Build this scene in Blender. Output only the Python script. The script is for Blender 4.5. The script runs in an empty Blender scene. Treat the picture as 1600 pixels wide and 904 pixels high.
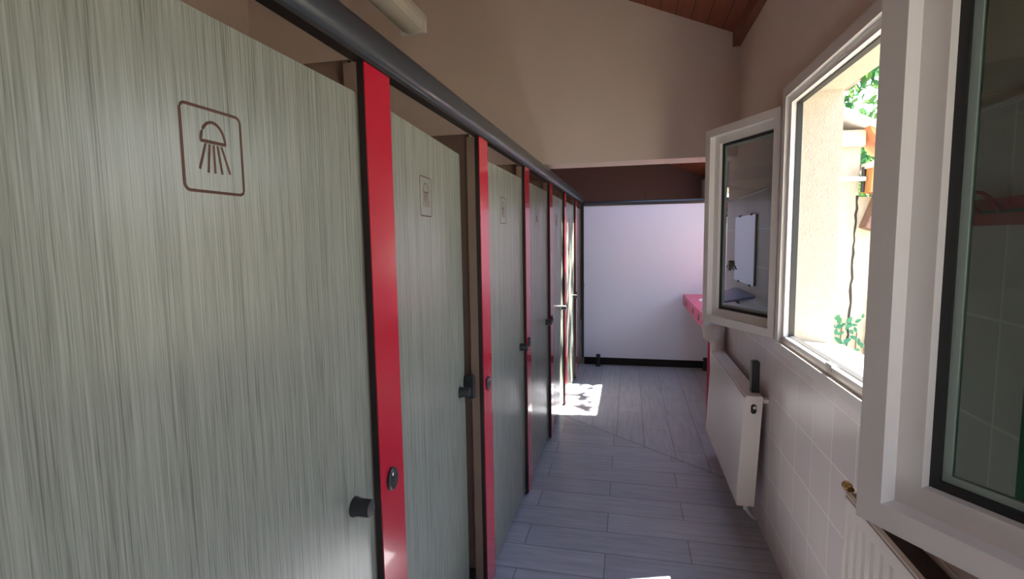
import bpy, bmesh, math, random
from mathutils import Vector, Matrix
random.seed(7)
C = bpy.context.scene.collection
sc = bpy.context.scene
PI = math.pi

# ------------------------------------------------------------------ camera
cam_d = bpy.data.cameras.new('camera'); cam = bpy.data.objects.new('camera', cam_d); C.objects.link(cam)
cam_d.sensor_width = 36.0; cam_d.lens = 36.0 * 805.15 / 1600.0; cam_d.clip_start = 0.05
r0 = Vector((0.97540518, 0.21992771, -0.01471507)).normalized()      # right
fw = Vector((-0.22030626, 0.97059022, -0.09705557)).normalized()     # forward
up = r0.cross(fw).normalized()
M = Matrix(((r0.x, up.x, -fw.x, 0), (r0.y, up.y, -fw.y, 0), (r0.z, up.z, -fw.z, 1.6), (0, 0, 0, 1)))
cam.matrix_world = M
sc.camera = cam

# ------------------------------------------------------------------ view, world, sun
sc.view_settings.view_transform = 'Standard'
sc.view_settings.look = 'None'
sc.view_settings.gamma = 1.0
sc.view_settings.use_curve_mapping = False
sc.view_settings.exposure = 0.38
sc.cycles.use_denoising = True
sc.cycles.max_bounces = 14
sc.cycles.diffuse_bounces = 8
sc.cycles.glossy_bounces = 6
sc.cycles.transparent_max_bounces = 16
sc.cycles.sample_clamp_indirect = 8.0

SKY = 4.2
w = bpy.data.worlds.new('world'); sc.world = w; w.use_nodes = True
nt = w.node_tree; nt.nodes.clear()
o_ = nt.nodes.new('ShaderNodeOutputWorld'); b_ = nt.nodes.new('ShaderNodeBackground')
tc = nt.nodes.new('ShaderNodeTexCoord'); sx = nt.nodes.new('ShaderNodeSeparateXYZ'); cr = nt.nodes.new('ShaderNodeValToRGB')
nt.links.new(tc.outputs['Generated'], sx.inputs[0]); nt.links.new(sx.outputs['Z'], cr.inputs[0])
cr.color_ramp.elements[0].position = 0.0; cr.color_ramp.elements[0].color = (0.95, 0.92, 0.86, 1)
cr.color_ramp.elements[1].position = 0.6; cr.color_ramp.elements[1].color = (0.44, 0.63, 1.0, 1)
nt.links.new(cr.outputs[0], b_.inputs[0]); b_.inputs[1].default_value = SKY
nt.links.new(b_.outputs[0], o_.inputs[0])

sd = bpy.data.lights.new('sun', 'SUN'); sd.energy = 46.0; sd.color = (1.0, 0.95, 0.86); sd.angle = 0.0093
sun = bpy.data.objects.new('sun', sd); C.objects.link(sun)
sun.rotation_euler = Vector((-0.45, -0.15, -1.0)).to_track_quat('-Z', 'Y').to_euler()

def portal(name, loc, sx_, sy_, direction):
    d = bpy.data.lights.new(name, 'AREA'); d.shape = 'RECTANGLE'; d.size = sx_; d.size_y = sy_; d.cycles.is_portal = True
    o = bpy.data.objects.new(name, d); C.objects.link(o); o.location = loc
    o.rotation_euler = Vector(direction).to_track_quat('-Z', 'Z').to_euler()
portal('portal_window', (0.90, 2.06, 1.67), 1.25, 1.2, (-1, 0, 0))
portal('portal_near_window', (0.90, -0.1, 1.67), 1.3, 1.2, (-1, 0, 0))
portal('portal_rear_window', (1.42, 5.40, 1.68), 1.3, 1.13, (-1, 0, 0))
portal('portal_fill_opening', (1.42, 8.15, 1.68), 1.5, 1.13, (-1, 0, 0))  # serves the unseen opening added to brighten the far room
sk_n = Vector((0.41, 0, 1)).normalized()
portal('portal_skylight', (0.55, 5.55, 3.12), 1.15, 1.0, (-sk_n.x, 0, -sk_n.z))

# ------------------------------------------------------------------ materials
def new_mat(name):
    m = bpy.data.materials.new(name); m.use_nodes = True
    return m, m.node_tree, m.node_tree.nodes['Principled BSDF']
def mat(name, col, rough=0.5, metal=0.0, noise=0.0, nscale=8.0, bump=0.0, bscale=60.0, spec=0.5, coat=0.0):
    m, t, p = new_mat(name)
    p.inputs['Base Color'].default_value = (*col, 1); p.inputs['Roughness'].default_value = rough
    p.inputs['Metallic'].default_value = metal; p.inputs['Specular IOR Level'].default_value = spec
    p.inputs['Coat Weight'].default_value = coat
    tcn = t.nodes.new('ShaderNodeTexCoord')
    if noise:
        n = t.nodes.new('ShaderNodeTexNoise'); n.inputs['Scale'].default_value = nscale; n.inputs['Detail'].default_value = 6
        t.links.new(tcn.outputs['Object'], n.inputs['Vector'])
        mx = t.nodes.new('ShaderNodeMix'); mx.data_type = 'RGBA'
        mx.inputs[6].default_value = (*[c * (1 - noise) for c in col], 1); mx.inputs[7].default_value = (*[min(1, c * (1 + noise)) for c in col], 1)
        t.links.new(n.outputs['Fac'], mx.inputs[0]); t.links.new(mx.outputs[2], p.inputs['Base Color'])
    if bump:
        n2 = t.nodes.new('ShaderNodeTexNoise'); n2.inputs['Scale'].default_value = bscale; n2.inputs['Detail'].default_value = 5
        t.links.new(tcn.outputs['Object'], n2.inputs['Vector'])
        bp = t.nodes.new('ShaderNodeBump'); bp.inputs['Strength'].default_value = bump; bp.inputs['Distance'].default_value = 0.01
        t.links.new(n2.outputs['Fac'], bp.inputs['Height']); t.links.new(bp.outputs[0], p.inputs['Normal'])
    return m

plaster = mat('plaster', (0.76, 0.665, 0.59), 0.85, noise=0.05, nscale=2.5, bump=0.12, bscale=45)
stucco = mat('cream_stucco', (0.46, 0.41, 0.33), 0.95, noise=0.10, nscale=22, bump=0.6, bscale=120)
pvc = mat('white_pvc', (0.72, 0.70, 0.69), 0.28)
rubber = mat('black_rubber', (0.012, 0.013, 0.014), 0.5)
white_enamel = mat('white_enamel', (0.78, 0.74, 0.70), 0.25)
dark_metal = mat('dark_grey_rail', (0.028, 0.034, 0.042), 0.34, metal=0.0, coat=0.2)
black_core = mat('black_laminate_edge', (0.012, 0.009, 0.008), 0.45)
red_lam = mat('red_laminate', (0.45, 0.009, 0.030), 0.22, coat=0.5)
pink_lam = mat('pink_red_laminate', (0.62, 0.055, 0.14), 0.35)
brown_lam = mat('brown_laminate', (0.20, 0.135, 0.10), 0.5, noise=0.12, nscale=3)
white_lam = mat('white_laminate', (0.72, 0.75, 0.88), 0.5)
black_pl = mat('black_plastic', (0.02, 0.022, 0.024), 0.38)
chrome = mat('chrome', (0.7, 0.7, 0.7), 0.15, metal=1.0)
brass = mat('brass', (0.55, 0.38, 0.16), 0.35, metal=1.0)
engr = mat('engraved_brown', (0.085, 0.035, 0.022), 0.7)
mirror_m = mat('mirror', (0.75, 0.78, 0.82), 0.03, metal=1.0)
gloss_dark = mat('dark_glossy_shelf', (0.20, 0.23, 0.52), 0.3)
porcelain = mat('porcelain', (0.85, 0.85, 0.85), 0.15)
liner = mat('white_liner', (0.72, 0.70, 0.70), 0.6)
dark_grill = mat('dark_grille', (0.05, 0.04, 0.035), 0.8, noise=0.5, nscale=60)
cap_stone = mat('grey_mortar', (0.45, 0.40, 0.32), 0.9, noise=0.2, nscale=12)
terracotta = mat('terracotta', (0.52, 0.20, 0.09), 0.85, noise=0.3, nscale=14)
pale_tile = mat('pale_roof_edge', (0.62, 0.60, 0.60), 0.7, noise=0.2, nscale=10)
orange_wood = mat('orange_wood', (0.46, 0.22, 0.08), 0.7, noise=0.35, nscale=6)
old_wood = mat('weathered_wood', (0.16, 0.09, 0.07), 0.8, noise=0.6, nscale=25)
ground_m = mat('dry_ground', (0.22, 0.20, 0.14), 0.95, noise=0.25, nscale=5)
bark = mat('bark', (0.14, 0.10, 0.07), 0.9, noise=0.3, nscale=12)
tube_m = mat('lamp_diffuser', (0.58, 0.56, 0.50), 0.4)
crack_m = mat('dark_crack', (0.03, 0.025, 0.02), 0.9)

def leaf_mat(name, c1, c2):
    m, t, p = new_mat(name)
    oi = t.nodes.new('ShaderNodeTexCoord'); n = t.nodes.new('ShaderNodeTexNoise'); n.inputs['Scale'].default_value = 1.6
    t.links.new(oi.outputs['Object'], n.inputs['Vector'])
    r = t.nodes.new('ShaderNodeValToRGB'); r.color_ramp.elements[0].position = 0.35; r.color_ramp.elements[1].position = 0.65
    r.color_ramp.elements[0].color = (*c1, 1); r.color_ramp.elements[1].color = (*c2, 1)
    t.links.new(n.outputs['Fac'], r.inputs[0]); t.links.new(r.outputs[0], p.inputs['Base Color'])
    p.inputs['Roughness'].default_value = 0.6
    tr = t.nodes.new('ShaderNodeBsdfTranslucent'); t.links.new(r.outputs[0], tr.inputs[0])
    ms = t.nodes.new('ShaderNodeMixShader'); ms.inputs[0].default_value = 0.4
    t.links.new(p.outputs[0], ms.inputs[1]); t.links.new(tr.outputs[0], ms.inputs[2])
    t.links.new(ms.outputs[0], t.nodes['Material Output'].inputs[0])
    return m
leaf_m = leaf_mat('tree_leaves', (0.03, 0.13, 0.05), (0.14, 0.30, 0.06))
ivy_m = leaf_mat('ivy_leaves', (0.05, 0.22, 0.13), (0.20, 0.40, 0.10))

def glass_mat(name, tint, refl=1.0):
    m, t, p = new_mat(name); t.nodes.remove(p)
    tr = t.nodes.new('ShaderNodeBsdfTransparent'); tr.inputs[0].default_value = (*tint, 1)
    gl = t.nodes.new('ShaderNodeBsdfGlossy'); gl.inputs[1].default_value = 0.02; gl.inputs[0].default_value = (refl, refl, refl, 1)
    lw = t.nodes.new('ShaderNodeLayerWeight'); lw.inputs[0].default_value = 0.5
    pw = t.nodes.new('ShaderNodeMath'); pw.operation = 'POWER'; pw.inputs[1].default_value = 4.5; t.links.new(lw.outputs['Facing'], pw.inputs[0])
    fr = t.nodes.new('ShaderNodeMath'); fr.operation = 'MULTIPLY_ADD'; fr.inputs[1].default_value = 0.9; fr.inputs[2].default_value = 0.04; t.links.new(pw.outputs[0], fr.inputs[0])
    ms = t.nodes.new('ShaderNodeMixShader'); t.links.new(fr.outputs[0], ms.inputs[0])
    t.links.new(tr.outputs[0], ms.inputs[1]); t.links.new(gl.outputs[0], ms.inputs[2])
    t.links.new(ms.outputs[0], t.nodes['Material Output'].inputs[0])
    return m
glass = glass_mat('window_glass', (0.80, 0.83, 0.84))
glass_green = glass_mat('greenish_glass', (0.50, 0.57, 0.53))

def door_mat():
    m, t, p = new_mat('grey_green_wood_laminate')
    tcn = t.nodes.new('ShaderNodeTexCoord')
    def noise(sy, sz, det=3):
        mp = t.nodes.new('ShaderNodeMapping'); mp.inputs['Scale'].default_value = (40, sy, sz)
        n = t.nodes.new('ShaderNodeTexNoise'); n.inputs['Scale'].default_value = 1.0; n.inputs['Detail'].default_value = det
        n.inputs['Roughness'].default_value = 0.65
        t.links.new(tcn.outputs['Object'], mp.inputs[0]); t.links.new(mp.outputs[0], n.inputs['Vector'])
        return n
    a = noise(240, 3.5, 6); b = noise(60, 0.35, 3); c = noise(480, 7.0, 2)
    ad = t.nodes.new('ShaderNodeMath'); ad.operation = 'MULTIPLY_ADD'; ad.inputs[1].default_value = 0.55; t.links.new(a.outputs['Fac'], ad.inputs[2]); t.links.new(b.outputs['Fac'], ad.inputs[0])
    ad2 = t.nodes.new('ShaderNodeMath'); ad2.operation = 'MULTIPLY_ADD'; ad2.inputs[1].default_value = 0.5
    t.links.new(c.outputs['Fac'], ad2.inputs[0]); t.links.new(ad.outputs[0], ad2.inputs[2])
    r = t.nodes.new('ShaderNodeValToRGB')
    e = r.color_ramp.elements; e[0].position = 0.38; e[0].color = (0.112, 0.122, 0.098, 1); e[1].position = 0.60; e[1].color = (0.25, 0.266, 0.226, 1)
    k = r.color_ramp.elements.new(0.47); k.color = (0.185, 0.198, 0.165, 1)
    dv = t.nodes.new('ShaderNodeMath'); dv.operation = 'MULTIPLY'; dv.inputs[1].default_value = 0.488
    t.links.new(ad2.outputs[0], dv.inputs[0]); t.links.new(dv.outputs[0], r.inputs[0]); t.links.new(r.outputs[0], p.inputs['Base Color'])
    p.inputs['Roughness'].default_value = 0.27
    bp = t.nodes.new('ShaderNodeBump'); bp.inputs['Strength'].default_value = 0.10; bp.inputs['Distance'].default_value = 0.002
    t.links.new(dv.outputs[0], bp.inputs['Height']); t.links.new(bp.outputs[0], p.inputs['Normal'])
    return m
door_m = door_mat()

def floor_mat():
    m, t, p = new_mat('wood_look_floor_tiles')
    tcn = t.nodes.new('ShaderNodeTexCoord')
    def planks(rotz, ox, oy, rh):
        sp = t.nodes.new('ShaderNodeSeparateXYZ'); t.links.new(tcn.outputs['Object'], sp.inputs[0])
        cb = t.nodes.new('ShaderNodeCombineXYZ')
        def off(out, v):
            q = t.nodes.new('ShaderNodeMath'); q.operation = 'ADD'; q.inputs[1].default_value = v; t.links.new(sp.outputs[out], q.inputs[0]); return q
        if rotz: t.links.new(off('Y', oy).outputs[0], cb.inputs[0]); t.links.new(off('X', ox).outputs[0], cb.inputs[1])
        else: t.links.new(off('X', ox).outputs[0], cb.inputs[0]); t.links.new(off('Y', oy).outputs[0], cb.inputs[1])
        br = t.nodes.new('ShaderNodeTexBrick'); br.offset = 0.5; br.offset_frequency = 2; br.squash = 1.0
        br.inputs['Color1'].default_value = (0.33, 0.34, 0.385, 1); br.inputs['Color2'].default_value = (0.395, 0.405, 0.45, 1)
        br.inputs['Mortar'].default_value = (0.17, 0.165, 0.17, 1)
        br.inputs['Scale'].default_value = 1.0; br.inputs['Mortar Size'].default_value = 0.0028; br.inputs['Mortar Smooth'].default_value = 0.1
        br.inputs['Brick Width'].default_value = 0.84; br.inputs['Row Height'].default_value = rh; br.inputs['Bias'].default_value = 0.0
        t.links.new(cb.outputs[0], br.inputs['Vector'])
        mp = t.nodes.new('ShaderNodeMapping'); mp.inputs['Scale'].default_value = (3.5, 34, 1)
        t.links.new(cb.outputs[0], mp.inputs[0])
        n = t.nodes.new('ShaderNodeTexNoise'); n.inputs['Scale'].default_value = 1; n.inputs['Detail'].default_value = 6; n.inputs['Roughness'].default_value = 0.6
        t.links.new(mp.outputs[0], n.inputs['Vector'])
        mr = t.nodes.new('ShaderNodeMapRange'); mr.inputs[1].default_value = 0.3; mr.inputs[2].default_value = 0.7; mr.inputs[3].default_value = 0.82; mr.inputs[4].default_value = 1.15
        t.links.new(n.outputs['Fac'], mr.inputs[0])
        mu = t.nodes.new('ShaderNodeMix'); mu.data_type = 'RGBA'; mu.blend_type = 'MULTIPLY'; mu.inputs[0].default_value = 1
        t.links.new(br.outputs['Color'], mu.inputs[6]); t.links.new(mr.outputs[0], mu.inputs[7])
        return br, mu
    bA, cA = planks(False, 0.105, -0.12, 0.20)
    bB, cB = planks(True, 0.30 + 2.15, 0.30, 0.215)
    # diagonal joint: zone B beyond  x*0.648 + y*0.762 = d
    nx, ny = 0.648, 0.762; d = nx * -0.077 + ny * 4.125
    sp = t.nodes.new('ShaderNodeVectorMath'); sp.operation = 'DOT_PRODUCT'; sp.inputs[1].default_value = (nx, ny, 0)
    t.links.new(tcn.outputs['Object'], sp.inputs[0])
    gt = t.nodes.new('ShaderNodeMath'); gt.operation = 'GREATER_THAN'; gt.inputs[1].default_value = d; t.links.new(sp.outputs['Value'], gt.inputs[0])
    mx = t.nodes.new('ShaderNodeMix'); mx.data_type = 'RGBA'
    t.links.new(gt.outputs[0], mx.inputs[0]); t.links.new(cA.outputs[2], mx.inputs[6]); t.links.new(cB.outputs[2], mx.inputs[7])
    cp = t.nodes.new('ShaderNodeMath'); cp.operation = 'COMPARE'; cp.inputs[1].default_value = d; cp.inputs[2].default_value = 0.004
    t.links.new(sp.outputs['Value'], cp.inputs[0])
    mx2 = t.nodes.new('ShaderNodeMix'); mx2.data_type = 'RGBA'; mx2.inputs[7].default_value = (0.10, 0.095, 0.09, 1)
    t.links.new(cp.outputs[0], mx2.inputs[0]); t.links.new(mx.outputs[2], mx2.inputs[6])
    t.links.new(mx2.outputs[2], p.inputs['Base Color'])
    p.inputs['Roughness'].default_value = 0.33
    return m
floor_m = floor_mat()

def tile_wall_mat():
    m, t, p = new_mat('tiled_and_plastered_wall')
    tcn = t.nodes.new('ShaderNodeTexCoord'); sp = t.nodes.new('ShaderNodeSeparateXYZ'); t.links.new(tcn.outputs['Object'], sp.inputs[0])
    ax = t.nodes.new('ShaderNodeMath'); ax.operation = 'ADD'; ax.inputs[1].default_value = 10 - 2.19; t.links.new(sp.outputs['Y'], ax.inputs[0])
    az = t.nodes.new('ShaderNodeMath'); az.operation = 'ADD'; az.inputs[1].default_value = 2.125 - 1.85; t.links.new(sp.outputs['Z'], az.inputs[0])
    cb = t.nodes.new('ShaderNodeCombineXYZ'); t.links.new(ax.outputs[0], cb.inputs[0]); t.links.new(az.outputs[0], cb.inputs[1])
    br = t.nodes.new('ShaderNodeTexBrick'); br.offset = 0.0
    br.inputs['Color1'].default_value = (0.66, 0.60, 0.60, 1); br.inputs['Color2'].default_value = (0.70, 0.64, 0.63, 1); br.inputs['Mortar'].default_value = (0.86, 0.81, 0.78, 1)
    br.inputs['Scale'].default_value = 1; br.inputs['Mortar Size'].default_value = 0.003; br.inputs['Mortar Smooth'].default_value = 0.2
    br.inputs['Brick Width'].default_value = 0.2; br.inputs['Row Height'].default_value = 0.2125
    t.links.new(cb.outputs[0], br.inputs['Vector']); t.links.new(br.outputs['Color'], p.inputs['Base Color'])
    n = t.nodes.new('ShaderNodeTexNoise'); n.inputs['Scale'].default_value = 5; t.links.new(tcn.outputs['Object'], n.inputs['Vector'])
    bp = t.nodes.new('ShaderNodeBump'); bp.inputs['Strength'].default_value = 0.25; bp.inputs['Distance'].default_value = 0.004; bp.invert = True
    t.links.new(br.outputs['Fac'], bp.inputs['Height'])
    bp2 = t.nodes.new('ShaderNodeBump'); bp2.inputs['Strength'].default_value = 0.15; bp2.inputs['Distance'].default_value = 0.02
    t.links.new(n.outputs['Fac'], bp2.inputs['Height']); t.links.new(bp.outputs[0], bp2.inputs['Normal'])
    t.links.new(bp2.outputs[0], p.inputs['Normal']); p.inputs['Roughness'].default_value = 0.25
    return m
tile_m = tile_wall_mat()

def board_mat():
    m, t, p = new_mat('red_brown_ceiling_boards')
    tcn = t.nodes.new('ShaderNodeTexCoord'); sp = t.nodes.new('ShaderNodeSeparateXYZ'); t.links.new(tcn.outputs['Object'], sp.inputs[0])
    md = t.nodes.new('ShaderNodeMath'); md.operation = 'PINGPONG'; md.inputs[1].default_value = 0.05; t.links.new(sp.outputs['X'], md.inputs[0])
    lt = t.nodes.new('ShaderNodeMath'); lt.operation = 'LESS_THAN'; lt.inputs[1].default_value = 0.003; t.links.new(md.outputs[0], lt.inputs[0])
    mp = t.nodes.new('ShaderNodeMapping'); mp.inputs['Scale'].default_value = (40, 2, 40); t.links.new(tcn.outputs['Object'], mp.inputs[0])
    n = t.nodes.new('ShaderNodeTexNoise'); n.inputs['Scale'].default_value = 1; n.inputs['Detail'].default_value = 5; t.links.new(mp.outputs[0], n.inputs['Vector'])
    mx = t.nodes.new('ShaderNodeMix'); mx.data_type = 'RGBA'; mx.inputs[6].default_value = (0.19, 0.045, 0.022, 1); mx.inputs[7].default_value = (0.34, 0.085, 0.04, 1)
    t.links.new(n.outputs['Fac'], mx.inputs[0])
    m2 = t.nodes.new('ShaderNodeMix'); m2.data_type = 'RGBA'; m2.inputs[7].default_value = (0.05, 0.012, 0.008, 1)
    t.links.new(lt.outputs[0], m2.inputs[0]); t.links.new(mx.outputs[2], m2.inputs[6]); t.links.new(m2.outputs[2], p.inputs['Base Color'])
    p.inputs['Roughness'].default_value = 0.45
    return m
board_m = board_mat()
beam_m = mat('red_brown_beam', (0.22, 0.07, 0.04), 0.5, noise=0.3, nscale=10)

# ------------------------------------------------------------------ helpers
def box(bm, x0, x1, y0, y1, z0, z1, bev=0.0):
    vs = [bm.verts.new((x, y, z)) for x in (x0, x1) for y in (y0, y1) for z in (z0, z1)]
    fs = [(0, 1, 3, 2), (4, 6, 7, 5), (0, 4, 5, 1), (2, 3, 7, 6), (0, 2, 6, 4), (1, 5, 7, 3)]
    faces = [bm.faces.new([vs[i] for i in f]) for f in fs]
    if bev:
        es = list({e for f in faces for e in f.edges})
        bmesh.ops.bevel(bm, geom=es, offset=bev, segments=2, profile=0.5, affect='EDGES')
def prism(bm, pts, axis, a0, a1):
    """extrude polygon pts (two coords) along axis between a0 and a1"""
    def P(p, a):
        if axis == 'y': return (p[0], a, p[1])
        if axis == 'x': return (a, p[0], p[1])
        return (p[0], p[1], a)
    A = [bm.verts.new(P(p, a0)) for p in pts]; B = [bm.verts.new(P(p, a1)) for p in pts]
    n = len(pts); bm.faces.new(A[::-1]); bm.faces.new(B)
    for i in range(n): bm.faces.new((A[i], A[(i + 1) % n], B[(i + 1) % n], B[i]))
def tube(bm, path, r, seg=12, closed=False, rz=None):
    rings = []; n = len(path); pts = [Vector(p) for p in path]
    for i, p in enumerate(pts):
        if closed: d = (pts[(i + 1) % n] - pts[i - 1])
        elif i == 0: d = pts[1] - p
        elif i == n - 1: d = p - pts[i - 1]
        else: d = (pts[i + 1] - pts[i - 1])
        d.normalize(); ref = Vector((0, 0, 1)) if abs(d.z) < 0.9 else Vector((0, 1, 0))
        u = d.cross(ref).normalized(); v = u.cross(d).normalized()
        rr = r[i] if isinstance(r, (list, tuple)) else r; r2 = rr if rz is None else rz
        rings.append([bm.verts.new(p + u * math.cos(a) * rr + v * math.sin(a) * r2) for a in [2 * PI * k / seg for k in range(seg)]])
    m_ = n if closed else n - 1
    for i in range(m_):
        A, B = rings[i], rings[(i + 1) % n]
        for k in range(seg): bm.faces.new((A[k], A[(k + 1) % seg], B[(k + 1) % seg], B[k]))
    if not closed:
        bm.faces.new(rings[0][::-1]); bm.faces.new(rings[-1])
def lathe(bm, prof, c, axis='z', seg=28, sxy=(1, 1)):
    rings = []
    for (r, h) in prof:
        ring = []
        for k in range(seg):
            a = 2 * PI * k / seg; u, v = r * math.cos(a) * sxy[0], r * math.sin(a) * sxy[1]
            p = {'z': (u, v, h), 'x': (h, u, v), 'y': (u, h, v)}[axis]
            ring.append(bm.verts.new((c[0] + p[0], c[1] + p[1], c[2] + p[2])))
        rings.append(ring)
    for A, B in zip(rings, rings[1:]):
        for k in range(seg): bm.faces.new((A[k], A[(k + 1) % seg], B[(k + 1) % seg], B[k]))
    if prof[0][0] > 1e-6: bm.faces.new(rings[0][::-1])
    if prof[-1][0] > 1e-6: bm.faces.new(rings[-1])
def obj(name, bm, material, parent=None, smooth=False):
    bmesh.ops.remove_doubles(bm, verts=bm.verts, dist=1e-6)
    bmesh.ops.recalc_face_normals(bm, faces=bm.faces)
    me = bpy.data.meshes.new(name); bm.to_mesh(me); bm.free()
    mats = material if isinstance(material, (list, tuple)) else [material]
    for mm in mats: me.materials.append(mm)
    if smooth:
        for p in me.polygons: p.use_smooth = True
        try: me.set_sharp_from_angle(angle=math.radians(35))
        except Exception: pass
    o = bpy.data.objects.new(name, me); C.objects.link(o)
    if parent: o.parent = parent
    return o
def BM(): return bmesh.new()
def bx(*a, **k):
    bm = BM(); box(bm, *a, **k); return bm
def thing(name, label, cat, loc=(0, 0, 0), group=None, rotz=0):
    o = bpy.data.objects.new(name, None); C.objects.link(o); o.location = loc; o.rotation_euler = (0, 0, rotz)
    o.empty_display_size = 0.1
    o['label'] = label; o['category'] = cat
    if group: o['group'] = group
    return o
def tag(o, label, cat, group=None):
    o['label'] = label; o['category'] = cat
    if group: o['group'] = group
    return o
def struct(name, bm, m, label=None, parent=None, smooth=False):
    o = obj(name, bm, m, parent, smooth)
    if not parent: o['kind'] = 'structure'
    if label: o['label'] = label
    return o
def rect_wall_x(bm, x0, x1, y0, y1, z0, z1, holes):
    """wall slab thin in x with rectangular holes (y0,y1,z0,z1), sorted by y, not overlapping"""
    y = y0
    for (a, b, c, d) in holes:
        if a > y: box(bm, x0, x1, y, a, z0, z1)
        if c > z0: box(bm, x0, x1, a, b, z0, c)
        if d < z1: box(bm, x0, x1, a, b, d, z1)
        y = b
    if y < y1: box(bm, x0, x1, y, y1, z0, z1)

XW = 0.715       # inner face of the window wall
def roofz(x): return 3.229 - 0.41 * x
LX0, LB = -0.63, 0.01     # the cubicle front runs x = LX0 + LB*y
def lx(y): return LX0 + LB * y

# ------------------------------------------------------------------ setting
struct('floor', bx(-3.05, 1.30, -1.6, 10.1, -0.12, 0.0), floor_m, 'grey wood-look plank tiles laid crosswise, then lengthwise beyond a diagonal joint')
W1 = (1.42, 2.65, 1.08, 2.25); W2 = (-0.68, 0.56, 1.08, 2.25)
bm = BM(); rect_wall_x(bm, XW, 0.92, -1.6, 4.12, 0, 1.85, [(W2[0], W2[1], W2[2], 1.85), (W1[0], W1[1], W1[2], 1.85)])
struct('wall_right_tiled', bm, tile_m, 'lower window wall in pinkish glossy tiles with pale grout')
bm = BM(); rect_wall_x(bm, XW + 0.004, 0.92, -1.6, 3.84, 1.85, 2.95, [(W2[0], W2[1], 1.85, 2.25), (W1[0], W1[1], 1.85, 2.25)])
box(bm, XW + 0.004, 0.92, 3.84, 4.12, 1.85, 2.145)
struct('wall_right', bm, plaster, 'plastered upper part of the window wall above the tiles')
# stucco skin outside and in the reveals
bm = BM()
rect_wall_x(bm, 0.92, 0.935, -1.8, 4.12, -0.3, 2.80, [(W2[0] , W2[1], W2[2], W2[3]), (W1[0], W1[1], W1[2], W1[3])])
for (a, b, c, d) in (W1, W2):
    box(bm, 0.755, 0.935, a, a + 0.006, c, d); box(bm, 0.755, 0.935, b - 0.006, b, c, d)
    box(bm, 0.755, 0.935, a, b, d - 0.006, d); prism(bm, [(0.755, c), (0.755, c + 0.03), (0.98, c + 0.008), (0.98, c - 0.03)], 'y', a, b)
struct('wall_right_outside', bm, stucco, 'cream stucco on the outside and in the window reveals')
bm = BM(); box(bm, XW - 0.004, XW + 0.006, 0.62, 1.385, 1.845, 1.857); box(bm, XW - 0.004, XW + 0.006, 2.685, 4.12, 1.845, 1.857)
struct('trim_1', bm, tile_m, 'pale edge line along the top of the tiles')
bm = BM(); box(bm, XW + 0.001, XW + 0.008, 1.2, 2.75, 2.288, 2.296)
struct('trim_2', bm, plaster, 'thin plaster ridge above the open window')
# gable wall with the wide opening below it
bm = BM()
GX0 = -3.05
prism(bm, [(GX0, 2.145), (XW + 0.006, 2.145), (XW + 0.006, roofz(XW)), (-2.5, roofz(-2.5)), (GX0, 4.0)], 'y', 3.84, 4.10)
box(bm, GX0, -1.80, 3.84, 4.10, 0, 2.145)
struct('wall_front', bm, plaster, 'plastered gable wall above the wide opening to the wash area')
# left, back and rear-room walls
struct('wall_left', bx(-3.2, -3.05, -1.6, 10.25, 0, 4.1), plaster, 'plastered wall behind the cubicles')
bm = BM(); box(bm, -3.2, 0.92, -1.75, -1.6, 0, 4.3)
struct('wall_back', bm, plaster, 'plastered wall behind the viewpoint')
struct('wall_far', bx(-3.2, 1.5, 10.1, 10.25, 0, 4.4), mat('maroon_paint', (0.125, 0.062, 0.066), 0.6), 'dim maroon gable wall beyond the end partition')
W4 = (4.75, 6.05, 1.12, 2.05); FILL_OPENING = (7.4, 8.9, 1.12, 2.25)  # second opening is added, unseen, to brighten the space past the end partition
bm = BM(); rect_wall_x(bm, 1.30, 1.50, 4.30, 10.1, 0, 2.62, [W4, FILL_OPENING])
struct('wall_rear_right', bm, plaster, 'plastered wall behind the wash counter')
# roof: boards below, deck above, with a roof window over the wash area
SKX0, SKX1, SKY0, SKY1 = 0.03, 1.06, 4.98, 6.05
def slab(bm, x0, x1, y0, y1, lo=0.0, hi=0.10):
    prism(bm, [(x0, roofz(x0) + lo), (x1, roofz(x1) + lo), (x1, roofz(x1) + hi), (x0, roofz(x0) + hi)], 'y', y0, y1)
bm = BM(); slab(bm, -2.5, 1.06, -1.75, 3.97); slab(bm, 1.06, 1.12, -1.75, 3.97)
prism(bm, [(-2.5, roofz(-2.5)), (-3.2, roofz(-2.5) - 0.30), (-3.2, roofz(-2.5) - 0.20), (-2.5, roofz(-2.5) + 0.1)], 'y', -1.75, 10.25)
struct('ceiling', bm, board_m, 'sloping ceiling of red-brown wooden boards')
bm = BM(); slab(bm, -2.5, SKX0, 3.97, 10.25); slab(bm, SKX0, SKX1, 3.97, SKY0); slab(bm, SKX0, SKX1, SKY1, 10.25); slab(bm, SKX1, 1.5, 3.97, 10.25)
struct('ceiling_rear', bm, board_m, 'sloping boarded ceiling over the wash area')
bm = BM()
for (a, b, c, d) in ((SKX0, SKX1, SKY0 - 0.03, SKY0 + 0.02), (SKX0, SKX1, SKY1 - 0.02, SKY1 + 0.03), (SKX0 - 0.03, SKX0 + 0.02, SKY0, SKY1), (SKX1 - 0.02, SKX1 + 0.03, SKY0, SKY1)):
    slab(bm, a, b, c, d, -0.01, 0.13)
sk = struct('window_3', bm, pvc, 'roof window over the wash area')
bm = BM()
for (a, b, c, d) in ((W4[0], W4[1], W4[2], W4[2] + 0.06), (W4[0], W4[1], W4[3] - 0.06, W4[3]), (W4[0], W4[0] + 0.06, W4[2] + 0.06, W4[3] - 0.06), (W4[1] - 0.06, W4[1], W4[2] + 0.06, W4[3] - 0.06), (5.37, 5.43, W4[2] + 0.06, W4[3] - 0.06)):
    box(bm, 1.33, 1.38, a, b, c, d)
struct('window_4', bm, pvc, 'white window above the wash counter')
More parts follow.
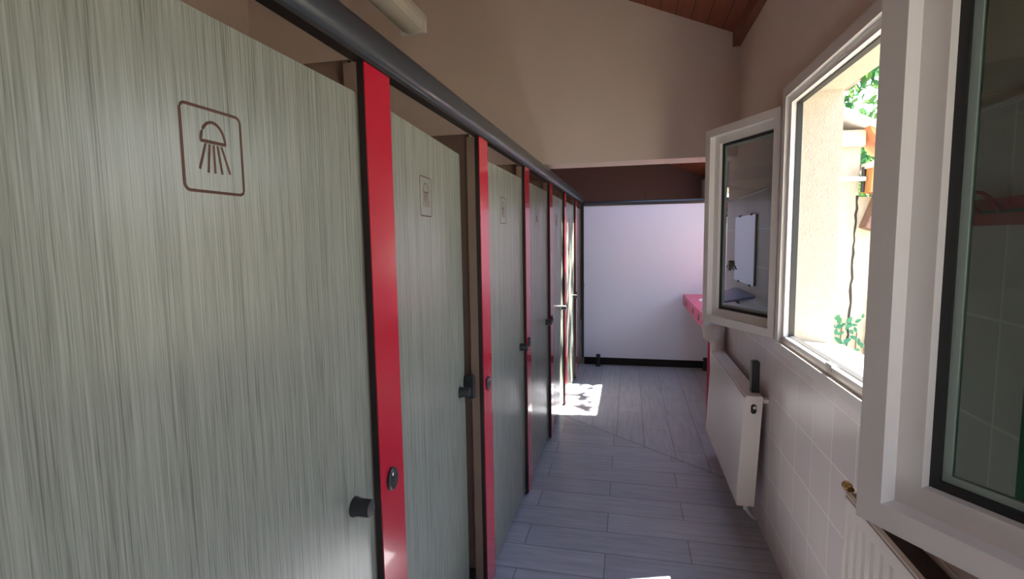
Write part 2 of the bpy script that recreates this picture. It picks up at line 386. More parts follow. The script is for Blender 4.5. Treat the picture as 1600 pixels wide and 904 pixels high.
bm = BM(); box(bm, XW - 0.045, XW + 0.01, -1.6, 3.84, 2.862, 2.965)
tag(obj('wall_plate_beam', bm, beam_m), 'red-brown wooden beam where the ceiling meets the window wall', 'beam')
struct('ground', bx(0.9, 16, -6, 22, -0.4, -0.3), ground_m, 'dry ground outside')

# ------------------------------------------------------------------ windows
def frame_ring(bm, W, x0, x1, s0, s1):
    """ring in the y-z plane between inset s0 and s1"""
    a, b, c, d = W
    box(bm, x0, x1, a + s0, b - s0, d - s1, d - s0); box(bm, x0, x1, a + s0, b - s0, c + s0, c + s1)
    box(bm, x0, x1, a + s0, a + s1, c + s1, d - s1); box(bm, x0, x1, b - s1, b - s0, c + s1, d - s1)
def window(n, W, label):
    w_ = bpy.data.objects.new('window_%d' % n, None); C.objects.link(w_); w_['kind'] = 'structure'; w_['label'] = label
    Wo = (W[0] - 0.03, W[1] + 0.03, W[2] - 0.03, W[3] + 0.02)
    bm = BM(); frame_ring(bm, Wo, XW - 0.022, XW + 0.015, 0.0, 0.045); frame_ring(bm, Wo, XW - 0.005, XW + 0.030, 0.03, 0.078)
    obj('window_frame', bm, pvc, w_)
    bm = BM(); frame_ring(bm, Wo, XW + 0.016, XW + 0.040, 0.070, 0.084)
    obj('gasket', bm, rubber, w_)
    # keepers at mid height of head and sill
    ym = 0.5 * (W[0] + W[1])
    for z in (W[3] - 0.035, W[2] + 0.045):
        obj('lock_keeper', bx(XW - 0.008, XW + 0.01, ym - 0.03, ym + 0.03, z - 0.012, z + 0.012, bev=0.002), pvc, w_)
    return w_
win1 = window(1, W1, 'white window open to the cream reveal and the trees outside')
win2 = window(2, W2, 'near white window at the right, its leaf folded back towards the room')

def sash(parent, hinge, free, z0, z1, gl):
    """casement leaf from hinge (x,y) to free edge (x,y); local u along width, v up, w towards the camera side"""
    hx, hy = hinge; fx, fy = free
    d = Vector((fx - hx, fy - hy, 0)); Wd = d.length; d.normalize()
    nrm = Vector((d.y, -d.x, 0)).normalized()
    if nrm.x > 0: nrm = -nrm
    hx -= nrm.x * 0.046; hy -= nrm.y * 0.046
    R = Matrix(((d.x, 0, nrm.x, hx), (d.y, 0, nrm.y, hy), (0, 1, 0, 0), (0, 0, 0, 1)))   # columns: u, v, w
    def ring(bm, s0, s1, w0, w1):
        H0, H1 = z0, z1
        P = [(s0, Wd - s0, H1 - s1, H1 - s0), (s0, Wd - s0, H0 + s0, H0 + s1), (s0, s1, H0 + s1, H1 - s1), (Wd - s1, Wd - s0, H0 + s1, H1 - s1)]
        for (u0, u1, v0, v1) in P: box(bm, u0, u1, v0, v1, w0, w1)
    def fin(bm): bmesh.ops.transform(bm, matrix=R, verts=bm.verts)
    bm = BM(); ring(bm, 0.0, 0.042, -0.030, 0.046); ring(bm, 0.042, 0.083, -0.030, 0.012); ring(bm, 0.014, 0.060, -0.048, -0.030)
    fin(bm); s = obj('sash', bm, pvc, parent)
    bm = BM(); ring(bm, 0.083, 0.098, -0.028, -0.006); fin(bm); obj('gasket', bm, rubber, s)
    bm = BM(); ring(bm, 0.098, 0.110, -0.022, -0.012); fin(bm); obj('spacer', bm, spacer_m, s)
    bm = BM(); box(bm, 0.08, Wd - 0.08, z0 + 0.08, z1 - 0.08, -0.019, -0.015); fin(bm); obj('glass_pane', bm, gl, s)
    for z in (z0 + 0.13, (z0 + z1) / 2 + 0.02, z1 - 0.13):
        bm = BM(); lathe(bm, [(0.0, -0.035), (0.008, -0.034), (0.008, 0.034), (0.0, 0.035)], (0, 0, 0), 'z', 14)
        bmesh.ops.translate(bm, verts=bm.verts, vec=(-0.012, 0, 0))
        RR = Matrix(((d.x, nrm.x, 0, hx), (d.y, nrm.y, 0, hy), (0, 0, 1, z), (0, 0, 0, 1)))
        bmesh.ops.transform(bm, matrix=RR, verts=bm.verts); obj('hinge', bm, pvc, s, True)
    return s
spacer_m = mat('grey_spacer', (0.28, 0.36, 0.33), 0.4)
sash(win1, (0.690, 2.695), (0.430, 3.215), 1.10, 2.20, glass)
sash(win2, (0.690, 0.535), (0.400, 0.992), 1.10, 2.20, glass_green)

# ------------------------------------------------------------------ cubicles
posts = [1.166, 2.105, 3.035, 3.955, 4.815, 5.755]
PW = 0.135; YE = 6.46
ordw = ['nearest', 'second', 'third', 'fourth', 'fifth', 'sixth']
# posts
plab = ['wide red cubicle post nearest the camera, its round black lock plate seen large',
        'second red cubicle post, beside the slightly open shower door',
        'third red cubicle post, its whole foot visible on the floor',
        'fourth red cubicle post, in shade before the sunlit ones',
        'fifth red cubicle post, before the sunlit white door',
        'farthest red cubicle post, sunlit, next to the end partition']
def lock_plate(parent, y, z):
    x = 0.0
    bm = BM(); lathe(bm, [(0.0, 0.0), (0.027, 0.0), (0.027, 0.006), (0.023, 0.010), (0.0, 0.010)], (x, y, z), 'x', 28, (1, 1.15))
    lk = obj('lock_plate', bm, black_pl, parent, True)
    bm = BM(); lathe(bm, [(0.0, 0.010), (0.010, 0.010), (0.009, 0.013), (0.0, 0.013)], (x, y, z), 'x', 18); obj('coin_slot', bm, dark_metal, lk, True)
    bm = BM(); box(bm, 0.0101, 0.0125, y - 0.013, y + 0.013, z + 0.014, z + 0.024, bev=0.001); obj('indicator', bm, chrome, lk)
    return lk
for i, y in enumerate(posts):
    p = thing('cubicle_post', plab[i], 'post', (lx(y), y, 0), 'red posts of the shower row')
    obj('panel', bx(-0.003, 0.0, 0.001, PW, 0.015, 2.027), red_lam, p)
    obj('core', bx(-0.020, -0.0031, 0.0, PW, 0.015, 2.027), black_core, p)
    obj('edge_strip', bx(-0.055, -0.0205, 0.0, 0.012, 0.02, 2.027), brown_lam, p)
    lock_plate(p, 0.058, 0.965)
    lb = obj('latch_box', bx(-0.080, -0.038, -0.028, -0.001, 0.915, 1.015, bev=0.004), black_pl, p)
# doors
def knob(bm, x, y, z):
    lathe(bm, [(0.0, 0.0), (0.024, 0.0), (0.024, 0.004), (0.021, 0.012), (0.021, 0.040), (0.019, 0.045), (0.0, 0.046)], (x, y, z), 'x', 30)
def sign_mesh(yc, zc, x):
    """rounded square outline with a shower head and five jets, engraved lines in the y-z plane"""
    bm = BM(); t = 0.0026
    def line(pts, r=t, closed=False):
        tube(bm, [(x, yc + a, zc + b) for a, b in pts], r, 6, closed, rz=None)
    R = 0.060; cr_ = 0.010; pts = []
    for (cx_, cz_, a0) in ((R - cr_, R + 0.004 - cr_, 0), (-R + cr_, R + 0.004 - cr_, 90), (-R + cr_, -R - 0.004 + cr_, 180), (R - cr_, -R - 0.004 + cr_, 270)):
        for k in range(6):
            a = math.radians(a0 + 18 * k); pts.append((cx_ + cr_ * math.cos(a), cz_ + cr_ * math.sin(a)))
    line(pts, closed=True)
    line([(0.0245 * math.cos(PI * k / 14), 0.014 + 0.031 * math.sin(PI * k / 14)) for k in range(15)])
    line([(-0.0245, 0.014), (0.0245, 0.014)], t * 1.1)
    for (a, b, l) in ((-0.016, -0.030, -0.030), (-0.008, -0.0135, -0.034), (0.0, 0.0, -0.034), (0.008, 0.0145, -0.034), (0.016, 0.031, -0.032)):
        line([(a, 0.010), (b, l)], t * 0.9)
    return bm
dlab = ['large grey-green shower door filling the left foreground, with a brown shower symbol',
        'slightly open shower door between the first and second red posts',
        'shower door between the second and third red posts, its foot meeting the floor',
        'shower door between the third and fourth red posts, in shade',
        'shower door between the fourth and fifth red posts, with a streak of sun at its edge',
        'brightly sunlit shower door between the two farthest red posts',
        'narrow last door of the row against the white end partition']
ya = 0.30
starts = [posts[0] - 0.925 + PW] + [p_ + PW for p_ in posts]
ends = posts + [YE - 0.02]
for i in range(7):
    y0, y1 = starts[i] + 0.004, ends[i] - 0.004
    if i == 1: rot = math.radians(4.6)
    else: rot = 0.0
    base = -math.atan(LB)
    d = thing('cubicle_door', dlab[i], 'door', (lx(y0) - 0.021, y0, 0), 'shower doors of the row', base + rot)
    wd = y1 - y0; zt = 1.955; zb = 0.03
    # panel with rounded upper free corner
    q = 0.012; pts = [(0, zb), (wd, zb), (wd, zt - q)] + [(wd - q + q * math.cos(a), zt - q + q * math.sin(a)) for a in (PI / 6, PI / 3)] + [(wd - q, zt), (0, zt)]
    bm = BM(); prism(bm, pts, 'x', -0.013, 0.0); obj('panel', bm, door_m, d)
    if i < 6:
        bm = BM(); knob(bm, 0.0, wd - 0.092, 0.965); obj('knob', bm, black_pl if i not in () else chrome, d, True)
    if i < 6:
        obj('shower_sign', sign_mesh((0.708 - starts[0]) if wd > 0.6 else wd / 2, 1.745, -0.0006 if i == 0 else -0.0014), engr, d)
    for z in (0.25, 1.75):
        bm = BM(); lathe(bm, [(0.0, -0.045), (0.009, -0.045), (0.009, 0.045), (0.0, 0.045)], (-0.022, 0.012, z), 'z', 12); obj('hinge', bm, black_pl, d, True)
# near-end post and the door before it are outside the frame; side partitions
bl = ['brown side panel seen over the top of the nearest shower door', 'brown side panel with a dark latch, seen in the gap of the open shower door',
      'brown side panel seen above the third shower door', 'brown side panel behind the fourth red post', 'brown side panel behind the fifth red post',
      'brown side panel behind the farthest red post']
for i, y in enumerate(posts):
    p = thing('side_partition', bl[i], 'partition', (0, 0, 0), 'brown side partitions between the showers')
    yy = y + 0.03
    obj('panel', bx(-1.745, lx(y) - 0.056, yy, yy + 0.013, 0.10, 2.045), brown_lam, p)
    for xx in (-1.55, -0.95):
        bm = BM(); lathe(bm, [(0.0, 0.0), (0.022, 0.0), (0.022, 0.01), (0.011, 0.015), (0.011, 0.10), (0.0, 0.10)], (xx, yy + 0.006, 0), 'z', 16); obj('foot', bm, black_pl, p, True)
bm = BM(); box(bm, -1.76, -1.745, 0.2, YE, 0.10, 2.045)
tag(obj('back_partition', bm, brown_lam), 'long brown back panel of the showers', 'partition')
# top rail: rounded channel running along the front
ang = -math.atan(LB)
rail = thing('top_rail', 'long dark grey rounded rail running over the shower posts', 'rail', (lx(0), 0, 0), None, ang)
prof = []
ryc, rzc, ra, rb = 0.0, 2.076, 0.034, 0.041
for k in range(20):
    a = 2 * PI * k / 20; ca, sa = math.cos(a), math.sin(a)
    e = 0.62
    prof.append((-0.012 + ra * math.copysign(abs(ca) ** e, ca), rzc + rb * math.copysign(abs(sa) ** e, sa)))
bm = BM(); prism(bm, prof, 'y', -0.6, 6.49); rl = obj('rail_body', bm, dark_metal, rail, True)
bm = BM(); box(bm, -0.028, 0.004, -0.6, 6.46, 2.028, 2.036); obj('channel_lip', bm, black_core, rail)

# ------------------------------------------------------------------ end partition
ep = thing('end_partition', 'large white partition closing the end of the passage', 'partition', (0, YE, 0))
xa, xb = lx(YE) + 0.02, 1.297
obj('panel', bx(xa, xb, 0.0, 0.013, 0.105, 1.995), white_lam, ep)
obj('corner_post', bx(xa - 0.03, xa + 0.002, -0.02, 0.02, 0.10, 2.03), black_core, ep)
bm = BM(); tube(bm, [(xa, 0.006, 2.018), (xb, 0.006, 2.018)], 0.026, 16, rz=0.030); obj('top_rail', bm, dark_metal, ep, True)
obj('latch_box', bx(xa - 0.012, xa + 0.008, -0.032, -0.02, 0.99, 1.035, bev=0.003), black_pl, ep)
for x in (-0.363, 0.905):
    bm = BM(); lathe(bm, [(0.0, 0.0), (0.032, 0.0), (0.032, 0.012), (0.021, 0.020), (0.021, 0.120), (0.028, 0.126), (0.028, 0.150), (0.0, 0.156)], (x, -0.035, 0), 'z', 20); obj('foot', bm, black_pl, ep, True)
for x in (-0.436, 0.19):
    bm = BM(); tube(bm, [(x, 0.006, 2.04), (x, 0.006, 2.15)], 0.005, 8); obj('threaded_rod', bm, black_pl, ep)
struct('gap_strip_far', bx(xa, xb, YE + 0.06, YE + 0.075, 0.0, 0.16), mat('near_black_strip', (0.012, 0.012, 0.012), 0.8), 'near-black strip behind the gap under the end partition')  # near-black strip set behind the open gap below the panel

# ------------------------------------------------------------------ fluorescent lamp
lamp = thing('ceiling_lamp', 'unlit long fluorescent lamp hanging above the showers', 'lamp', (-1.31, 3.13, 2.93))
bm = BM(); box(bm, -0.09, 0.09, -1.25, 0.0, 0.0, 0.045, bev=0.01); obj('housing', bm, tube_m, lamp)
bm = BM(); prism(bm, [(-0.075, 0.0), (-0.062, -0.045), (-0.03, -0.062), (0.03, -0.062), (0.062, -0.045), (0.075, 0.0)], 'y', -1.22, -0.03); obj('diffuser', bm, tube_m, lamp, True)
bm = BM(); box(bm, -0.085, 0.085, -0.03, 0.004, -0.06, 0.045, bev=0.008); obj('end_cap', bm, pvc, lamp)
for yy in (-1.05, -0.2):
    bm = BM(); tube(bm, [(0, yy, 0.04), (0, yy, roofz(-1.31) - 2.93)], 0.004, 8); obj('hanging_rod', bm, chrome, lamp)

# ------------------------------------------------------------------ far radiator (flat panel, slightly leaning)
rad = thing('radiator', 'flat white panel radiator under the far window leaf, beside the pink counter', 'radiator', (0.0, 0.0, 0.0))
RY0, RY1 = 2.83, 3.96
def shear(bm, z0=0.17, z1=0.77, dx=-0.028):
    for v in bm.verts: v.co.x += dx * (z1 - v.co.z) / (z1 - z0)
bm = BM(); box(bm, 0.598, 0.618, RY0, RY1, 0.17, 0.755, bev=0.004); shear(bm); obj('front_panel', bm, white_enamel, rad)
bm = BM(); prism(bm, [(0.600, 0.168), (0.600, 0.757), (0.606, 0.768), (0.682, 0.768), (0.687, 0.757), (0.687, 0.168)], 'y', RY0 - 0.004, RY0 + 0.006); shear(bm); side = obj('side_panel', bm, white_enamel, rad)
bm = BM(); box(bm, 0.600, 0.687, RY1 - 0.004, RY1 + 0.006, 0.17, 0.767); shear(bm); obj('side_panel', bm, white_enamel, rad)
bm = BM(); box(bm, 0.602, 0.684, RY0, RY1, 0.762, 0.768, bev=0.002); obj('top_cover', bm, white_enamel, rad)
bm = BM(); box(bm, 0.664, 0.684, RY0 + 0.01, RY1 - 0.01, 0.19, 0.755); shear(bm); obj('rear_panel', bm, white_enamel, rad)
bm = BM(); box(bm, 0.688, 0.712, RY0 - 0.01, RY0 + 0.03, 0.735, 0.755); obj('wall_bracket', bm, white_enamel, rad)
bm = BM(); tube(bm, [(0.640, RY0 - 0.008, 0.712), (0.640, RY0 - 0.008, 0.690)], [0.011, 0.011], 16)
bm2 = BM(); pts = []
for k in range(24):
    a = 2 * PI * k / 24; pts.append((0.642 + 0.014 * math.cos(a), 0.700 + 0.014 * math.sin(a) + (0.012 if math.sin(a) > 0 else -0.012)))
bm.free(); prism(bm2, pts, 'y', RY0 - 0.0055, RY0 - 0.003); obj('vent_hole', bm2, black_pl, rad)
bm = BM(); lathe(bm, [(0.0, -0.012), (0.006, -0.012), (0.009, -0.009), (0.009, 0.0), (0.0, 0.0)], (0.644, RY0 - 0.004, 0.709), 'y', 16); obj('bleed_valve', bm, chrome, rad, True)
bm = BM(); lathe(bm, [(0.0, 0.0), (0.013, 0.0), (0.013, 0.03), (0.0, 0.03)], (0.622, RY0 + 0.012, 0.142), 'z', 14)
tube(bm, [(0.622, RY0 + 0.012, 0.150), (0.634, RY0 + 0.02, 0.125), (0.665, RY0 + 0.08, 0.07), (0.700, RY0 + 0.15, 0.02)], 0.009, 10); obj('pipe', bm, liner, rad, True)
# black holder standing on it
bh = BM(); box(bh, 0.642, 0.682, RY0 + 0.060, RY0 + 0.105, 0.7685, 0.935, bev=0.004)
box(bh, 0.647, 0.677, RY0 + 0.065, RY0 + 0.100, 0.934, 0.939)
tag(obj('black_holder', bh, black_pl), 'upright black plastic block standing on the end of the flat radiator', 'holder')

# ------------------------------------------------------------------ near radiator with grooves
r2 = thing('radiator', 'grooved white radiator at the bottom right below the near window leaf', 'radiator', (0, 0, 0))
Y0, Y1, X0, X1, ZB, ZT = 0.30, 1.625, 0.625, 0.711, 0.20, 0.848
bm = BM()
# corrugated front face: profile along y extruded in z between 0.25 and 0.80
pts = []; y = Y0 + 0.03
ny_ = 26; pitch = 0.0485
front = [(X0, Y0)]
for k in range(ny_):
    a = 1.590 - (ny_ - 1 - k) * pitch
    if a - 0.012 < Y0: continue
    front += [(X0, a - 0.011), (X0 + 0.016, a - 0.006), (X0 + 0.016, a + 0.004), (X0, a + 0.009)]
front += [(X0, Y1), (X0 + 0.020, Y1), (X0 + 0.020, Y0)]
prism(bm, front, 'z', ZB + 0.05, ZT - 0.050)
box(bm, X0, X0 + 0.012, Y0, Y1, ZT - 0.050, ZT - 0.012); box(bm, X0, X0 + 0.012, Y0, Y1, ZB, ZB + 0.05)
obj('front_panel', bm, white_enamel, r2)
bm = BM(); box(bm, X0 - 0.001, X0 + 0.014, Y0, Y1, ZT - 0.004, ZT, bev=0.001); box(bm, X1 - 0.004, X1, Y0, Y1, ZT - 0.004, ZT, bev=0.001)
box(bm, X0, X1, Y1 - 0.004, Y1, ZT - 0.03, ZT); obj('top_edge', bm, white_enamel, r2)
obj('painted_shadow_line', bx(X0 + 0.0005, X0 + 0.012, Y0, Y1, ZT - 0.012, ZT - 0.004), brown_lam, r2)  # brown strip paints the shade of a gap under the top edge
bm = BM(); box(bm, X1 - 0.004, X1, Y0, Y1, ZB, ZT - 0.030); obj('rear_panel', bm, white_enamel, r2)
bm = BM(); box(bm, X0 + 0.0205, X1 - 0.0045, Y0 + 0.01, Y1 - 0.006, ZB + 0.03, ZT - 0.018)
obj('convector', bm, dark_grill, r2)
bm = BM(); box(bm, X0, X1, Y1 - 0.002, Y1, ZB, ZT - 0.03); obj('side_panel', bm, white_enamel, r2)
bm = BM(); lathe(bm, [(0.0, 0.0), (0.010, 0.0), (0.010, 0.018), (0.014, 0.020), (0.014, 0.034), (0.010, 0.036), (0.0, 0.036)], (0.640, Y1 + 0.001, ZT + 0.006), 'y', 12)
obj('valve', bm, brass, r2, True)

# ------------------------------------------------------------------ wash counter
van = thing('wash_counter', 'pink wash counter with round holes in its front edge', 'counter', (0, 0, 0))
VX, VY0, VY1, VZ = 0.635, 4.60, 6.40, 0.92
bm = BM(); box(bm, VX, 1.295, VY0, VY1, VZ - 0.013, VZ); obj('worktop', bm, pink_lam, van)
bm = BM(); box(bm, VX, VX + 0.013, VY0, VY1, VZ - 0.125, VZ - 0.0131); fas = obj('fascia', bm, pink_lam, van)
for yy in (6.02, 5.42, 4.98):
    bm = BM(); lathe(bm, [(0.0, -0.003), (0.030, -0.003), (0.030, 0.0), (0.0, 0.0)], (VX, yy, VZ - 0.066), 'x', 24); obj('hole', bm, black_core, fas)
obj('side_panel', bx(VX + 0.030, 1.295, VY0, VY0 + 0.013, 0.0, VZ - 0.0131), pink_lam, van)
for yy in (5.0, 5.75):
    bm = BM(); lathe(bm, [(0.0, -0.10), (0.10, -0.09), (0.165, -0.03), (0.175, 0.0), (0.19, 0.006), (0.205, 0.006), (0.21, 0.0), (0.205, 0.0005), (0.18, -0.02)][::1][:7], (0.93, yy, VZ), 'z', 32, (0.95, 1.1)); bs = obj('basin', bm, porcelain, van, True)
    bm = BM(); tube(bm, [(1.20, yy, VZ), (1.20, yy, VZ + 0.12), (1.17, yy, VZ + 0.15), (1.06, yy, VZ + 0.13)], 0.012, 12); obj('faucet', bm, chrome, van, True)

# waste bin with liner, behind the flat radiator
bn = thing('waste_bin', 'white wall-hung waste bin with a folded liner at the far end of the flat radiator', 'bin', (0.660, 4.085, 0))
bm = BM(); lathe(bm, [(0.0, 0.50), (0.088, 0.50), (0.093, 0.51), (0.105, 0.86), (0.098, 0.86), (0.085, 0.53), (0.0, 0.52)], (0, 0, 0), 'z', 32, (0.50, 0.95)); obj('body', bm, liner, bn, True)
bm = BM()
seg = 48; rings = []
for (r, h) in ((0.098, 0.80), (0.125, 0.92), (0.165, 0.945), (0.185, 0.92), (0.165, 0.84), (0.125, 0.825)):
    ring = []
    for k in range(seg):
        a = 2 * PI * k / seg; j = 0.005 * math.sin(5 * a + h * 20) + 0.003 * math.sin(11 * a)
        ring.append(bm.verts.new(((r + j) * math.cos(a) * (0.29 if math.cos(a) > 0 else 0.60), (r + j) * math.sin(a) * 0.62, h + 0.010 * math.sin(3 * a) * (r > 0.11))))
    rings.append(ring)
for A, B in zip(rings, rings[1:]):
    for k in range(seg): bm.faces.new((A[k], A[(k + 1) % seg], B[(k + 1) % seg], B[k]))
obj('liner', bm, liner, bn, True)

# mirror, shelf, hook on the wall seen through the far leaf
mr = thing('wall_mirror', 'rectangular mirror clipped to the tiled wall, seen through the open far leaf', 'mirror', (XW, 3.48, 1.515))
obj('mirror_glass', bx(-0.012, -0.006, -0.28, 0.28, -0.21, 0.21, bev=0.001), mirror_m, mr)
obj('backing', bx(-0.0059, -0.0005, -0.275, 0.275, -0.205, 0.205), black_pl, mr)
for yy in (-0.18, 0.14):
    for zz in (-0.21, 0.21): obj('clip', bx(-0.016, -0.0005, yy - 0.012, yy + 0.012, zz - 0.006, zz + 0.006), black_pl, mr)
bm = BM()
tp = [(XW - 0.0015, 3.19, 1.252), (XW - 0.0015, 3.75, 1.252), (0.545, 3.75, 1.200), (0.545, 3.33, 1.200)]
A = [bm.verts.new(p) for p in tp]; B = [bm.verts.new((p[0], p[1], p[2] - 0.012)) for p in tp]
bm.faces.new(A); bm.faces.new(B[::-1])
for q in range(4): bm.faces.new((A[q], B[q], B[(q + 1) % 4], A[(q + 1) % 4]))
sh = thing('wall_shelf', 'dark blue shelf below the mirror, seen through the open far leaf', 'shelf', (0, 0, 0)); obj('board', bm, gloss_dark, sh)
bm = BM(); prism(bm, [(XW - 0.0015, 1.2385), (XW - 0.0015, 1.15), (0.62, 1.2095)], 'y', 3.62, 3.63); obj('bracket', bm, black_pl, sh)
hk = thing('wall_hook', 'small dark brown hook with spread arms on the wall beside the mirror', 'hook', (XW, 3.86, 1.40))
bm = BM(); box(bm, -0.030, -0.001, -0.025, 0.025, -0.01, 0.03, bev=0.004); obj('body', bm, old_wood, hk)
for k in (-0.016, 0.0, 0.016):
    bm = BM(); tube(bm, [(-0.018, k, -0.005), (-0.024, k * 1.2, -0.04)], 0.007, 8); obj('prong', bm, old_wood, hk, True)
for s in (-1, 1):
    bm = BM(); tube(bm, [(-0.018, 0.0, 0.02), (-0.022, s * 0.12, -0.025)], 0.005, 8); obj('arm', bm, old_wood, hk, True)

# red coat racks
def coat_rack(name, label, y0, y1, z, x, hooks):
    t_ = thing(name, label, 'coat rack', (x, y0, z), 'red coat racks')
    obj('board', bx(-0.014, -0.001, 0, y1 - y0, -0.027, 0.027), red_lam, t_)
    obj('groove', bx(-0.0155, -0.014, 0.0, y1 - y0, -0.003, 0.003), black_core, t_)
    for h in hooks:
        bm = BM(); path = [(-0.014, h, 0.0)] + [(-0.016 - 0.045 * (1 - math.cos(a)) * 0.6, h, 0.006 + 0.026 * math.sin(a)) for a in [PI * k / 10 for k in range(11)]]
        bm.free(); bm = BM()
        tube(bm, [(-0.015, h - 0.030, 0.0), (-0.030, h - 0.034, 0.022), (-0.040, h - 0.018, 0.036), (-0.044, h + 0.005, 0.040), (-0.040, h + 0.024, 0.034), (-0.030, h + 0.033, 0.016), (-0.015, h + 0.030, 0.0)], 0.0045, 10)
        hk_ = obj('hook', bm, red_lam, t_, True)
coat_rack('coat_rack', 'red coat rack on the near tiled wall, seen through the near glass', 0.86, 1.40, 1.640, XW, [0.36, 0.12])
tw = BM(); ring = []
rows = 26; cols = 14
for (off, flip) in ((0.0, 1), (0.006, -1)):
    g = []
    for r in range(rows + 1):
        z = 1.600 - 0.50 * r / rows; f = min(1.0, 0.7 + r / rows * 0.6)
        g.append([tw.verts.new((XW - 0.045 - off + 0.012 * f * math.sin(c / cols * 9.0 + 0.6) , 0.958 + (c / cols - 0.5) * 0.15 * f, z)) for c in range(cols + 1)])
    for r in range(rows):
        for c in range(cols): tw.faces.new((g[r][c], g[r][c + 1], g[r + 1][c + 1], g[r + 1][c]))
tag(obj('towel', tw, mat('green_cloth', (0.01, 0.22, 0.10), 0.9, bump=0.3, bscale=300), smooth=True), 'green cloth hanging from the red coat rack at the right edge of the picture', 'towel')
c2 = thing('coat_rack', 'small red coat rack high on the end partition beside the window leaf', 'coat rack', (1.10, YE - 0.001, 1.95), 'red coat racks')
obj('board', bx(-0.05, 0.14, -0.014, 0, -0.08, 0.045), red_lam, c2)
bm = BM(); tube(bm, [(0, -0.014, -0.02), (0, -0.06, -0.06), (0, -0.07, -0.02)], 0.007, 10); obj('hook', bm, black_pl, c2, True)
obj('lower_rail', bx(-0.055, 0.12, -0.05, 0, -0.13, -0.10, bev=0.004), dark_metal, c2)

# ------------------------------------------------------------------ outside
bm = BM()
box(bm, 0.935, 1.30, 4.12, 4.30, -0.3, 2.72); box(bm, 1.30, 1.575, 4.12, 4.30, -0.3, 2.21); box(bm, 1.575, 4.2, 4.12, 4.30, -0.3, 1.86)
struct('wall_outside', bm, stucco, 'cracked cream wall seen through the open window')
tag(obj('stone_cap', bx(1.24, 1.585, 4.06, 4.32, 2.20, 2.315, bev=0.012), cap_stone), 'grey mortar block on top of the cream wall under the roof edge', 'block')
ve = thing('roof_edge', 'pale sloping roof edge over orange tiles outside the window', 'roof edge', (0, 0, 0))
def sl(x): return 2.436 - 0.51 * (x - 1.444)
bm = BM(); prism(bm, [(1.26, sl(1.26)), (2.30, sl(2.30)), (2.30, sl(2.30) - 0.045), (1.26, sl(1.26) - 0.045)], 'y', 3.98, 4.42); obj('mortar_edge', bm, pale_tile, ve)
bm = BM()
for k in range(6):
    x = 1.575 + k * 0.12; n_ = 8
    arc = [(x + 0.12 * q / n_, sl(x + 0.12 * q / n_) - 0.050 - 0.055 * math.sin(PI * q / n_) ** 0.7) for q in range(n_ + 1)]
    prism(bm, [(x, sl(x) - 0.0455)] + arc + [(x + 0.12, sl(x + 0.12) - 0.0455)], 'y', 3.99, 4.40)
obj('roof_tile', bm, terracotta, ve, True)
bm = BM(); tube(bm, [(0.937, 4.05, 2.00), (1.585, 4.05, 1.978)], 0.016, 12)
tag(obj('white_pipe', bm, pvc, smooth=True), 'thin white pipe running across the cream wall outside', 'pipe')
bm = BM(); tube(bm, [(1.588, 4.085, 2.06), (1.585, 4.085, 1.89)], 0.014, 12)  # dark rod drawn for the dark gap at the wall corner
tag(obj('dark_gap_upright', bm, black_pl, smooth=True), 'short dark upright in the gap at the corner of the cream wall', 'pipe')
la = thing('lean_to_roof', 'orange wooden eave with pale tiles on top, outside beyond the crack', 'eave', (0, 0, 0))
bm = BM(); prism(bm, [(1.600, 2.045), (2.60, 1.93), (2.60, 1.68), (1.592, 1.885)], 'y', 3.98, 4.115); obj('fascia_board', bm, orange_wood, la)
bm = BM(); prism(bm, [(1.585, 2.085), (2.62, 1.97), (2.62, 1.932), (1.585, 2.047)], 'y', 3.90, 4.30); obj('tile_course', bm, pale_tile, la)
bm = BM(); prism(bm, [(1.655, 1.86), (1.76, 1.84), (1.668, 1.615), (1.580, 1.645)], 'y', 3.99, 4.11); obj('rafter', bm, old_wood, la)
# crack and ivy
bm = BM(); pts = []; z = 1.87; x = 1.566; prev = None; k = 0
zs = [1.87 - 0.045 * i for i in range(27)]
xs = [1.569 - 0.024 * (i / 26) + random.uniform(-0.006, 0.006) for i in range(27)]
ws = [random.uniform(0.004, 0.010) for i in range(27)]
for i in range(26):
    prism(bm, [(xs[i] - ws[i], zs[i]), (xs[i] + ws[i], zs[i]), (xs[i + 1] + ws[i + 1], zs[i + 1]), (xs[i + 1] - ws[i + 1], zs[i + 1])], 'y', 4.116, 4.1205)
tag(obj('wall_crack', bm, crack_m), 'jagged dark crack running down the cream wall outside', 'crack')
def leaf_quad(bm, c, s, rnd, flat=None):
    if flat: n = Vector((rnd.uniform(-.5, .5), -1, rnd.uniform(-.1, .6))).normalized()
    else: n = Vector((rnd.gauss(0, 1), rnd.gauss(0, 1), rnd.gauss(0, 1))).normalized()
    u = n.cross(Vector((rnd.gauss(0, 1), rnd.gauss(0, 1), rnd.gauss(0, 1)))).normalized(); v = n.cross(u)
    P = [c - u * s, c - u * s * .3 + v * s * .5, c + u * s * .5 + v * s * .38, c + u * s * 1.1, c + u * s * .5 - v * s * .38, c - u * s * .3 - v * s * .5]
    bm.faces.new([bm.verts.new(p) for p in P])
ivy = thing('creeper', 'creeper with blue-green leaves at the foot of the cracked wall', 'plant', (1.6, 4.05, 0))
rnd = random.Random(3); bm = BM(); st = BM()
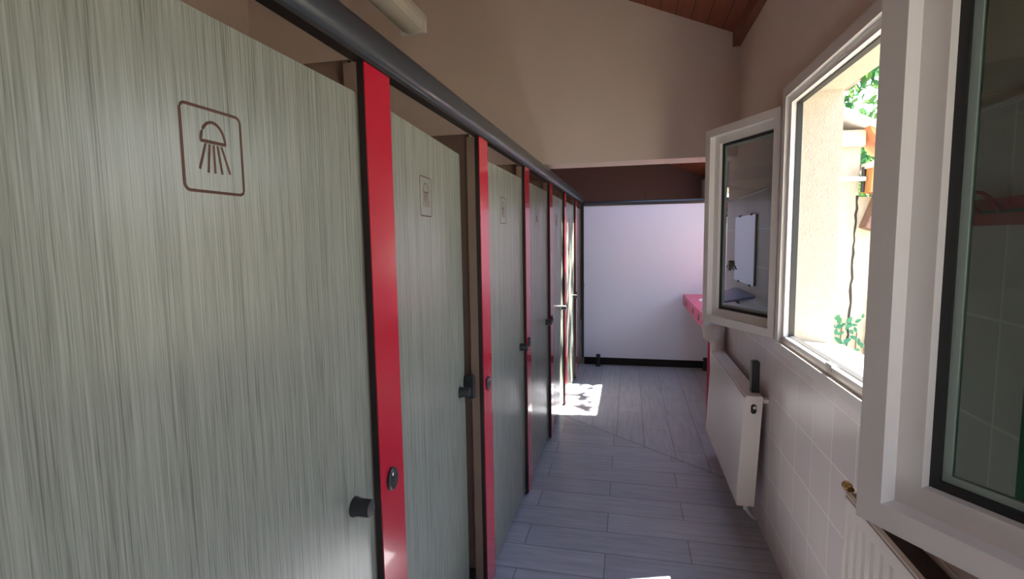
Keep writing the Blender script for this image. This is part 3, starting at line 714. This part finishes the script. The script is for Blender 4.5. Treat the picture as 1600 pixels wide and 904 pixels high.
for (cx_, cz_, n_, sp_) in ((1.50, 0.93, 16, 0.09), (1.60, 0.90, 14, 0.10), (1.66, 0.98, 8, 0.06), (1.53, 0.78, 12, 0.09), (1.68, 1.12, 3, 0.03), (1.67, 1.23, 2, 0.02), (1.75, 0.85, 12, 0.1), (1.95, 0.9, 20, 0.15), (1.7, 0.5, 25, 0.2)):
    for k in range(n_):
        leaf_quad(bm, Vector((cx_ - 1.6 + rnd.uniform(-sp_, sp_), rnd.uniform(-0.01, 0.035), cz_ + rnd.uniform(-sp_, sp_))), rnd.uniform(0.016, 0.034), rnd, True)
    tube(st, [(cx_ - 1.6 + 0.03, 0.05, -0.3), (cx_ - 1.6 - 0.02, 0.055, cz_ * 0.5), (cx_ - 1.6, 0.05, cz_)], 0.004, 6)
obj('leaves', bm, ivy_m, ivy); obj('stem', st, bark, ivy, True)
def tree(label, c, R_, H, n, seed, ls):
    t_ = thing('tree', label, 'tree', (c[0], c[1], -0.3)); rnd = random.Random(seed)
    bm = BM(); tube(bm, [(0, 0, 0), (0.1, 0.05, H * 0.5), (-0.1, 0.1, H)], [0.22, 0.16, 0.06], 12)
    for k in range(9):
        a = rnd.uniform(0, 2 * PI); e = rnd.uniform(0.1, 0.9)
        tube(bm, [(0, 0, H * rnd.uniform(.45, .8)), (R_ * .6 * math.cos(a), R_ * .6 * math.sin(a), H * (.6 + .4 * e)), (R_ * .9 * math.cos(a), R_ * .9 * math.sin(a), H * (.65 + .5 * e))], [0.07, 0.04, 0.01], 8)
    tube(bm, [(0, 0, 2.6), (-0.9, -2.2, 5.0), (2.05 - c[0], 6.05 - c[1], 6.9)], [0.09, 0.05, 0.012], 8)
    obj('trunk', bm, bark, t_, True)
    bm = BM(); cl = []
    for k in range(46):
        a = rnd.uniform(0, 2 * PI); rr = R_ * math.sqrt(rnd.random()); zz = rnd.uniform(-1, 1) * math.sqrt(max(0, 1 - (rr / R_) ** 2)) * R_ * 0.9
        cl.append(Vector((rr * math.cos(a), rr * math.sin(a), H + zz)))
    for k in range(n):
        q = rnd.choice(cl); leaf_quad(bm, q + Vector((rnd.gauss(0, .26), rnd.gauss(0, .26), rnd.gauss(0, .22))) * R_ / 2, ls * rnd.uniform(.6, 1.3), rnd)
    for k in range(330):
        q = Vector((2.05 - c[0], 6.05 - c[1], 6.9)); leaf_quad(bm, q + Vector((rnd.gauss(0, .55), rnd.gauss(0, .55), rnd.gauss(0, .25))), 0.09 * rnd.uniform(.6, 1.4), rnd)
    obj('foliage', bm, leaf_m, t_)
tree('leafy green tree standing beyond the tiled roof outside', (4.6, 11.0), 2.6, 4.0, 9000, 4, 0.085)
